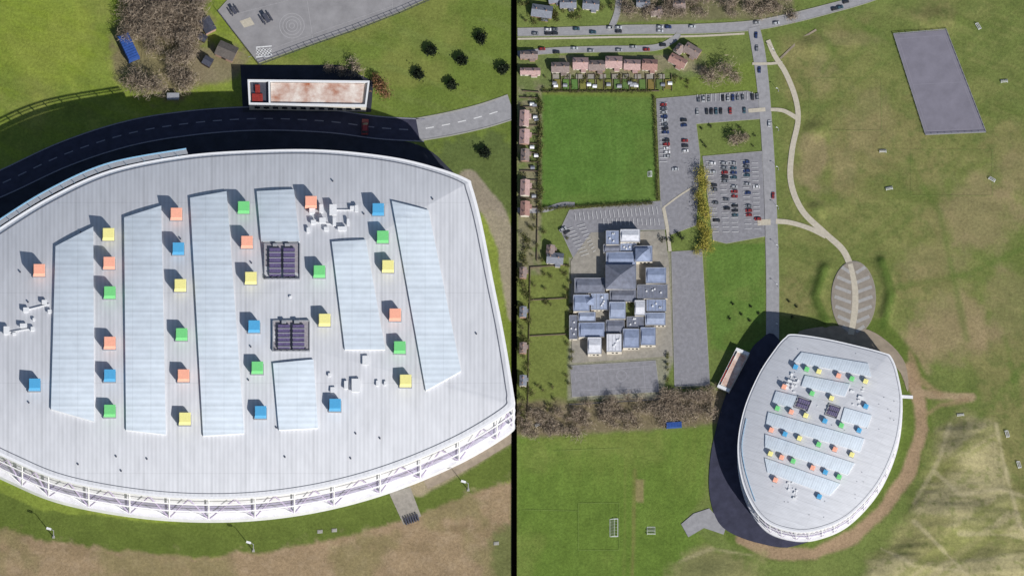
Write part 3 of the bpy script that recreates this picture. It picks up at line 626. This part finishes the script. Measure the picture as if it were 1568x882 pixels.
ribbon('park_road',[(1154,42),(1160,70),(1166,110),(1171,160),(1176,230),(1180,320),(1183,420),(1183,522)],[17,19,18,17,18,19,19],M_asph,kerb=1,dash=(6,9,.5),dm=M_pf)
ribbon('footpath',[(1176,62),(1186,85),(1203,112),(1218,150),(1222,185),(1213,230),(1211,278),(1228,322),(1262,356),(1290,382),(1303,408)],[7,8,8,9,9,10],M_path)
ribbon('footpath',[(1180,168),(1200,170),(1220,181)],[5,6,7],M_path); ribbon('footpath',[(1188,339),(1210,341),(1240,350),(1265,362)],[8,7,8],M_path)
ribbon('footpath',[(1180,98),(1198,96)],4,M_path); ribbon('footpath',[(1195,90),(1225,62),(1250,46)],3,M_dirtpave)
ribbon('footpath',[(1146,170),(1172,168)],6,M_path); ribbon('footpath',[(1160,341),(1180,340)],9,M_path); ribbon('footpath',[(1152,98),(1180,98)],4,M_path)
ribbon('footpath',[(1016,318),(1040,300),(1064,285)],2.5,M_path); ribbon('footpath',[(1016,318),(1022,350),(1026,385)],5,M_path)
flat('arena_apron',catmull([(1222,512),(1262,500),(1320,502),(1358,522),(1386,556),(1390,600),(1370,560),(1300,540)],4,True),M_dirtpave)
flat('entrance_plaza',[(1307+34*math.cos(a_),456+56*math.sin(a_)) for a_ in np.linspace(0,2*math.pi,40,endpoint=False)],mat('plaza_paving',lin(140,132,122),.9,.15,1),kerb=True)
lines('plaza_paving_bands',[((1307-s*4,412+i*15+6),(1307-s*max(6,29*math.sqrt(max(0,1-((412+i*15-456)/56)**2))),412+i*15-3)) for i in range(7) for s in(-1,1)],5,M_band)
ribbon('plaza_spine',[(1302,404),(1309,440),(1309,475),(1303,512)],[7,9,10,9],M_path)
flat('service_spur',[(1043,802),(1062,786),(1086,778),(1112,806),(1108,818),(1078,808),(1054,822)],M_asph)
flat('drive_with_painted_shadow',catmull([(1193,520),(1162,522),(1140,552),(1114,598),(1098,650),(1088,700),(1086,750),(1096,792),(1118,815),(1165,832),(1215,836),(1260,800),(1250,650)],5,True),M_driveShade)  # dark drive sheet widened to stand in for the arena's cast shadow
ribbon('access_path',[(1378,607),(1398,608)],5,M_vent)
flat('hard_court',[(1368,53),(1449,46),(1510,203),(1417,207)],M_court,kerb=True)
lines('court_lines',[((1376,60),(1446,54)),((1446,54),(1502,198)),((1502,198),(1420,201)),((1420,201),(1376,60)),((1398,130),(1474,126))],.6,mat('court_faded_paint',lin(134,131,142),.9,.1,2))
fence('mesh_fence',[(1368,53),(1449,46),(1510,203),(1417,207),(1368,53)],.7,M_grey)
fence('timber_fence',[(1085,592),(1030,596),(1010,612),(872,620)],.8,M_dark)
def rect(u0,v0,u1,v1): return [((u0,v0),(u1,v0)),((u1,v0),(u1,v1)),((u1,v1),(u0,v1)),((u0,v1),(u0,v0))]
lines('pitch_markings',rect(886,770,948,842)+[((848,690),(955,686)),((800,780),(886,782))],.45,M_grassline)
lines('pitch_markings',rect(1395,230,1520,300)+rect(1240,120,1350,200),.35,M_grassline)
def goal(u,v,w,d,ang,s=1):
    e=empty('football_goal',W(u,v)); b=MB(); w*=S;d*=S;h=.5
    for x in(-w/2,w/2): b.tube((x,0,0),(x,0,h),.06,0,5); b.tube((x,0,h),(x,d*.4,h),.04,0,5); b.tube((x,d*.4,h),(x,d,0),.04,0,5); b.tube((x,0,.05),(x,d,.05),.04,0,5)
    b.tube((-w/2,0,h),(w/2,0,h),.06,0,5); b.tube((-w/2,d*.4,h),(w/2,d*.4,h),.04); b.tube((-w/2,d,.05),(w/2,d,.05),.04,0,5); b.obj('frame',[M_vent],e)
    b=MB()
    for i in range(7): x=-w/2+w*i/6; b.tube((x,d*.4,h),(x,d,0),.02,0,3); b.tube((x,0,h),(x,d*.4,h),.02,0,3)
    for i in range(4): y=d*(.4+.15*i); z=h*(1-i*.25); b.tube((-w/2,y,z),(w/2,y,z),.02,0,3)
    b.obj('net',[M_markF],e); e.rotation_euler=(0,0,math.radians(ang))
goal(946,808,28,12,90); goal(997,818,12,12,0); goal(998,267,8,6,90)
for u,v,a_ in[(1352,234,0),(1362,291,10),(1518,277,-30),(1538,127,5),(1496,42,-60),(1471,637,5),(1540,665,-75),(1558,712,-75),(825,652,30)]: goal(u,v,10,5,a_)
container(1032,652,23,8,7,4,M_blue,.4)
pavilion([(1128,532),(1148,540),(1116,600),(1098,592)],12,.4)
# ---------------- houses
def house(u,v,w,d,ang,ri,wm=None,nm='brick_house',h=8):
    e=empty(nm,W(u,v)); w*=S;d*=S;h*=S; wm=wm or M_brick
    b=MB(); b.box((0,0,0),w,d,h); b.face([(w/2-.01,-d/2,h),(w/2-.01,d/2,h),(w/2-.01,0,h+d*.3)]); b.face([(-w/2+.01,d/2,h),(-w/2+.01,-d/2,h),(-w/2+.01,0,h+d*.3)])
    b.box((w*.2,-d*.62,0),w*.3,d*.3,h*.55); b.obj('walls',[wm],e)
    o=.06*d; z=h-.06; r=h+d*.28; W2,D2=w/2+o,d/2+o; b=MB(); th=.06
    for s in(-1,1):
        q=[(-W2,s*D2,z),(W2,s*D2,z),(W2,0,r),(-W2,0,r)]; 
        if s>0:q=q[::-1]
        b.face([(x,y,zz+th) for x,y,zz in q]); b.face(q[::-1]); b.face([q[0],q[1],(q[1][0],q[1][1],q[1][2]+th),(q[0][0],q[0][1],q[0][2]+th)])
    b.box((w*.2,-d*.64,h*.55),w*.34,d*.3,.1); b.obj('roof',[ROOFS[ri]],e)
    b=MB(); b.box((w*.22,0,r-.1),.3,.24,.4); b.box((-w*.3,d*.1,r-.15),.22,.22,.4); b.obj('chimneys',[M_brick],e)
    b=MB()
    for s in(-1,1):
        for f_ in(.15,.6):
            for x in(-.34,.0,.34):
                if s<0 and f_<.3 and x>=0: continue
                b.box((x*w,s*(d/2+.01),h*f_),w*.14,.03,h*.22)
    b.obj('windows',[M_cglass],e); b=MB(); b.box((-.04*w,-d/2-.015,0),w*.1,.04,h*.38); b.obj('door',[M_door],e)
    e.rotation_euler=(0,0,math.radians(ang))
for (u,v,w,d,a_,ri,*x) in [(858,106,26,15,0,1),(889,100,22,17,0,0),(914,103,24,15,0,1),(940,98,24,17,-1,0),(968,102,24,15,-2,0),(995,102,22,16,-3,2),(1038,96,26,14,-28,2),(1060,80,24,15,-32,1),(1040,78,14,12,50,1),
    (810,87,26,11,0,1),(812,112,30,10,0,0),(803,184,24,13,88,0),(803,212,22,14,88,0),(804,240,18,12,88,1),(804,290,24,13,88,0),(804,322,22,13,88,2),(801,420,16,10,88,1),(801,480,16,10,88,3),(801,535,16,10,88,1),(801,585,16,10,88,3),
    (830,20,30,18,-8,3),(870,8,24,14,0,3),(850,0,20,14,10,3),(905,10,24,14,-5,3),(1005,20,18,12,10,1),(985,8,20,12,0,3),(850,398,24,16,-5,3),(843,385,14,12,85,1),(1040,10,18,12,5,1)]:
    house(u,v,w,d,a_,ri,M_render if random.random()<.4 else None)
fb=[((u,114),(u+1,140)) for u in range(846,1030,13)]
b=MB()
for p,q in fb+[((830,141),(1010,140)),((826,150),(822,400)),((800,140),(826,142))]+[((796,v),(824,v+1)) for v in range(150,320,14)]+[((812,410),(808,640)),((812,410),(870,406)),((812,460),(868,457)),((812,515),(868,512))]:
    a_=np.array(p,float);c_=np.array(q,float);d=c_-a_;n=np.array([-d[1],d[0]])/np.hypot(*d)*.35; b.prism([tuple(a_-n),tuple(c_-n),tuple(c_+n),tuple(a_+n)],0,.4,ref=0)
b.obj('garden_fences',[M_bark])
for i in range(22):
    u,v=(random.uniform(836,1030),random.uniform(128,136)) if i<14 else (random.uniform(812,822),random.uniform(160,320))
    shed('garden_shed',u,v,6,5,3.5,random.uniform(-5,5),random.choice([ROOFS[3],M_vent,M_grey]),M_bark)
for i in range(10): 
    u=846+i*18; flat('garden_patio',[(u,114),(u+10,114),(u+10,121),(u,121)],M_slab)
for u0 in range(848,1024,13):
    flat('lawn',[(u0+1,122),(u0+10,122),(u0+10.5,137),(u0+1.5,137)],mat('lawn_grass',lin(random.randint(86,124),random.randint(108,126),62),.95,.2,3))
# school
sch=empty('school_building'); k=0
PR=[(928,353,948,374,14,0),(950,352,980,371,16,2),(924,374,950,386,10,1),(950,373,975,385,9,0),(972,378,999,402,12,0),(928,386,974,409,11,0),(928,409,974,442,13,0),(880,424,926,447,9,1),(878,449,903,474,12,0),(905,448,932,473,9,3),(934,444,974,462,9,1),
(989,412,1020,436,12,0),(976,438,1022,459,10,1),(933,462,958,488,12,3),(972,461,988,484,13,2),(990,461,1020,479,9,0),(886,492,926,514,10,0),(900,515,921,540,14,2),(929,511,952,538,14,2),(954,504,979,533,12,0),(981,503,1004,530,12,0),(960,486,986,502,9,1),(988,481,1019,500,11,3),(928,490,956,509,9,1),(872,480,884,516,8,1),(886,476,912,490,8,3)]
for (u0,v0,u1,v1,h,ri) in PR:
    k+=1; b=MB(); Q=[(u0,v0+(u0-950)*-.04),(u1,v0+(u1-950)*-.04),(u1,v1+(u1-950)*-.04),(u0,v1+(u0-950)*-.04)]; h=h*S
    b.prism(Q,0,h,ref=h,mt=0,ms=1); xs=[W(*q,h) for q in Q]; cx=sum(x[0] for x in xs)/4; cy=sum(x[1] for x in xs)/4
    sx,sy=(u1-u0)*S,(v1-v0)*S/ct
    for (dx,dy,wx,wy) in((0,.5,1,0),(0,-.5,1,0),(.5,0,0,1),(-.5,0,0,1)):
        b.box((cx+dx*sx,cy+dy*sy,h-.02),wx*sx+.1,wy*sy+.1,.1,0,3,3)
    if k%3!=1:
        r0=h+.05; y0,y1=cy-sy*.4,cy+sy*.4; x0,x1=cx-sx*.42,cx+sx*.42; rz=h+.4
        b.face([(x0,y0,r0),(x1,y0,r0),(x1,cy,rz),(x0,cy,rz)],0); b.face([(x0,cy,rz),(x1,cy,rz),(x1,y1,r0),(x0,y1,r0)],0)
        b.face([(x1,y0,r0),(x1,y1,r0),(x1,cy,rz)],0); b.face([(x0,y1,r0),(x0,y0,r0),(x0,cy,rz)],0)
    else:
        for _ in range(4): b.box((cx+random.uniform(-.35,.35)*sx,cy+random.uniform(-.3,.3)*sy,h),.35,.3,.25,0,2,2)
        for i in range(int(sx/.8)): b.box((cx-sx/2+.5+i*.8,cy,h),.05,sy*.9,.05,0,3,3)
    for i in range(int(sx/.9)): b.box((cx-sx/2+.5+i*.9,cy-sy/2-.02,h*.35),.5,.04,h*.35,0,4,4)
    b.obj('wing_%d'%k,[SCH[ri],M_render,M_vent,M_grey,M_cglass],sch)
def hip(u,v,w,d,h0,h1,m):
    b=MB(); z=h0*S; P=[W(u-w/2,v+d/2,z),W(u+w/2,v+d/2,z),W(u+w/2,v-d/2,z),W(u-w/2,v-d/2,z)]; c_=W(u,v,z); A_=(c_[0],c_[1],h1*S)
    for i in range(4): b.face([P[i],P[(i+1)%4],A_],0)
    b.obj('pyramid_roof',[m],sch)
hip(950,424,46,38,17.5,28,SCH[1]); hip(903,461,14,12,13,18,SCH[0]); hip(984,390,22,20,16,22,SCH[0])
seg=[]
for i in range(20): seg.append(((880+i*6.6,326-i*.5),(882+i*6.6,338-i*.5)))
for i in range(9): seg+= [((866+i*3,352+i*5),(878+i*3,348+i*5)),((884+i*3,346+i*5),(896+i*2,343+i*5))]
for i in range(14): seg.append(((925+i*6.5,345),(924+i*6.5,335)))
for r in((1086,248,1096,355),(1106,248,1112,355),(1120,248,1126,355),(1140,246,1146,350),(1156,250,1160,350)):
    for i in range(16): y=r[1]+(r[3]-r[1])*i/15; x=r[0]+(r[2]-r[0])*i/15; seg.append(((x-5,y),(x+5,y)))
for i in range(13): x=1068+i*7; seg.append(((x,145-(i*.3)),(x,157-(i*.3))))
for i in range(16): seg.append(((1010,158+i*6),(1022,158+i*6)))
lines('parking_bay_lines',seg,.55,M_mark)
row((1070,153),(1160,149),7,90,.75); row((1068,172),(1140,170),7,90,.55); row((1016,161),(1022,240),6,5,.8); row((1047,185),(1050,240),7,5,.7); row((1033,250),(1042,330),9,5,.2)
row((1091,251),(1098,345),6.7,0,.35); row((1109,251),(1113,320),6.7,0,.8); row((1123,251),(1126,330),6.7,0,.75); row((1143,249),(1147,330),6.7,0,.6); row((1158,280),(1161,350),6.7,0,.35)
row((925,340),(1005,336),6.5,90,.08); car(862,352,30,.4,1); car(868,356,30,.36,2)
for i in range(22):
    u=random.uniform(800,1320); P=catmull([(792,50),(860,49),(960,46),(1060,45),(1150,40),(1210,29),(1270,14),(1330,-3)],8); j=min(range(len(P)),key=lambda q:abs(P[q][0]-u)); 
    car(P[j][0],P[j][1]+random.choice([-3,3]),math.degrees(math.atan2(-(P[min(j+1,len(P)-1)][1]-P[j-1][1]),P[min(j+1,len(P)-1)][0]-P[j-1][0])),.34,name='car')
for u,v in[(830,76),(852,81),(880,75),(905,79),(948,78),(970,73),(990,77),(1015,70)]: car(u,v,2,.34)
for u,v in[(1159,75),(1163,108),(1178,190),(1184,300),(1158,55)]: car(u,v,88,.34,name='car')
for v in(80,140,200,260,320,380,440,500): lamp(1192 if v>100 else 1186,v,1.8,.35)
# ---------------- light, sky, camera
d=Vector((97,-131,115)).normalized()
sun=bpy.data.lights.new('sun','SUN'); sun.energy=4.8; sun.angle=math.radians(.5); sun.color=(1,.97,.92)
so=bpy.data.objects.new('sun',sun); so.rotation_euler=(-d).to_track_quat('-Z','Y').to_euler(); so.location=(60,-90,120); sc.collection.objects.link(so)
w=bpy.data.worlds.new('World'); sc.world=w; w.use_nodes=True; nt=w.node_tree; bg=nt.nodes['Background']
sk=nt.nodes.new('ShaderNodeTexSky'); sk.sky_type='NISHITA'; sk.sun_disc=False; sk.sun_elevation=math.asin(d.z); sk.sun_rotation=math.atan2(d.x,d.y)
nt.links.new(sk.outputs[0],bg.inputs[0]); bg.inputs[1].default_value=.08
cam=bpy.data.cameras.new('camera'); cam.type='ORTHO'; cam.ortho_scale=1568*S; cam.clip_end=5000; cam.clip_start=1
co_=bpy.data.objects.new('camera',cam); co_.rotation_euler=(TL,0,0); co_.location=(0,-500*st,500*ct); sc.collection.objects.link(co_); sc.camera=co_
sc.view_settings.view_transform='Standard'; sc.view_settings.look='None'; sc.view_settings.exposure=0
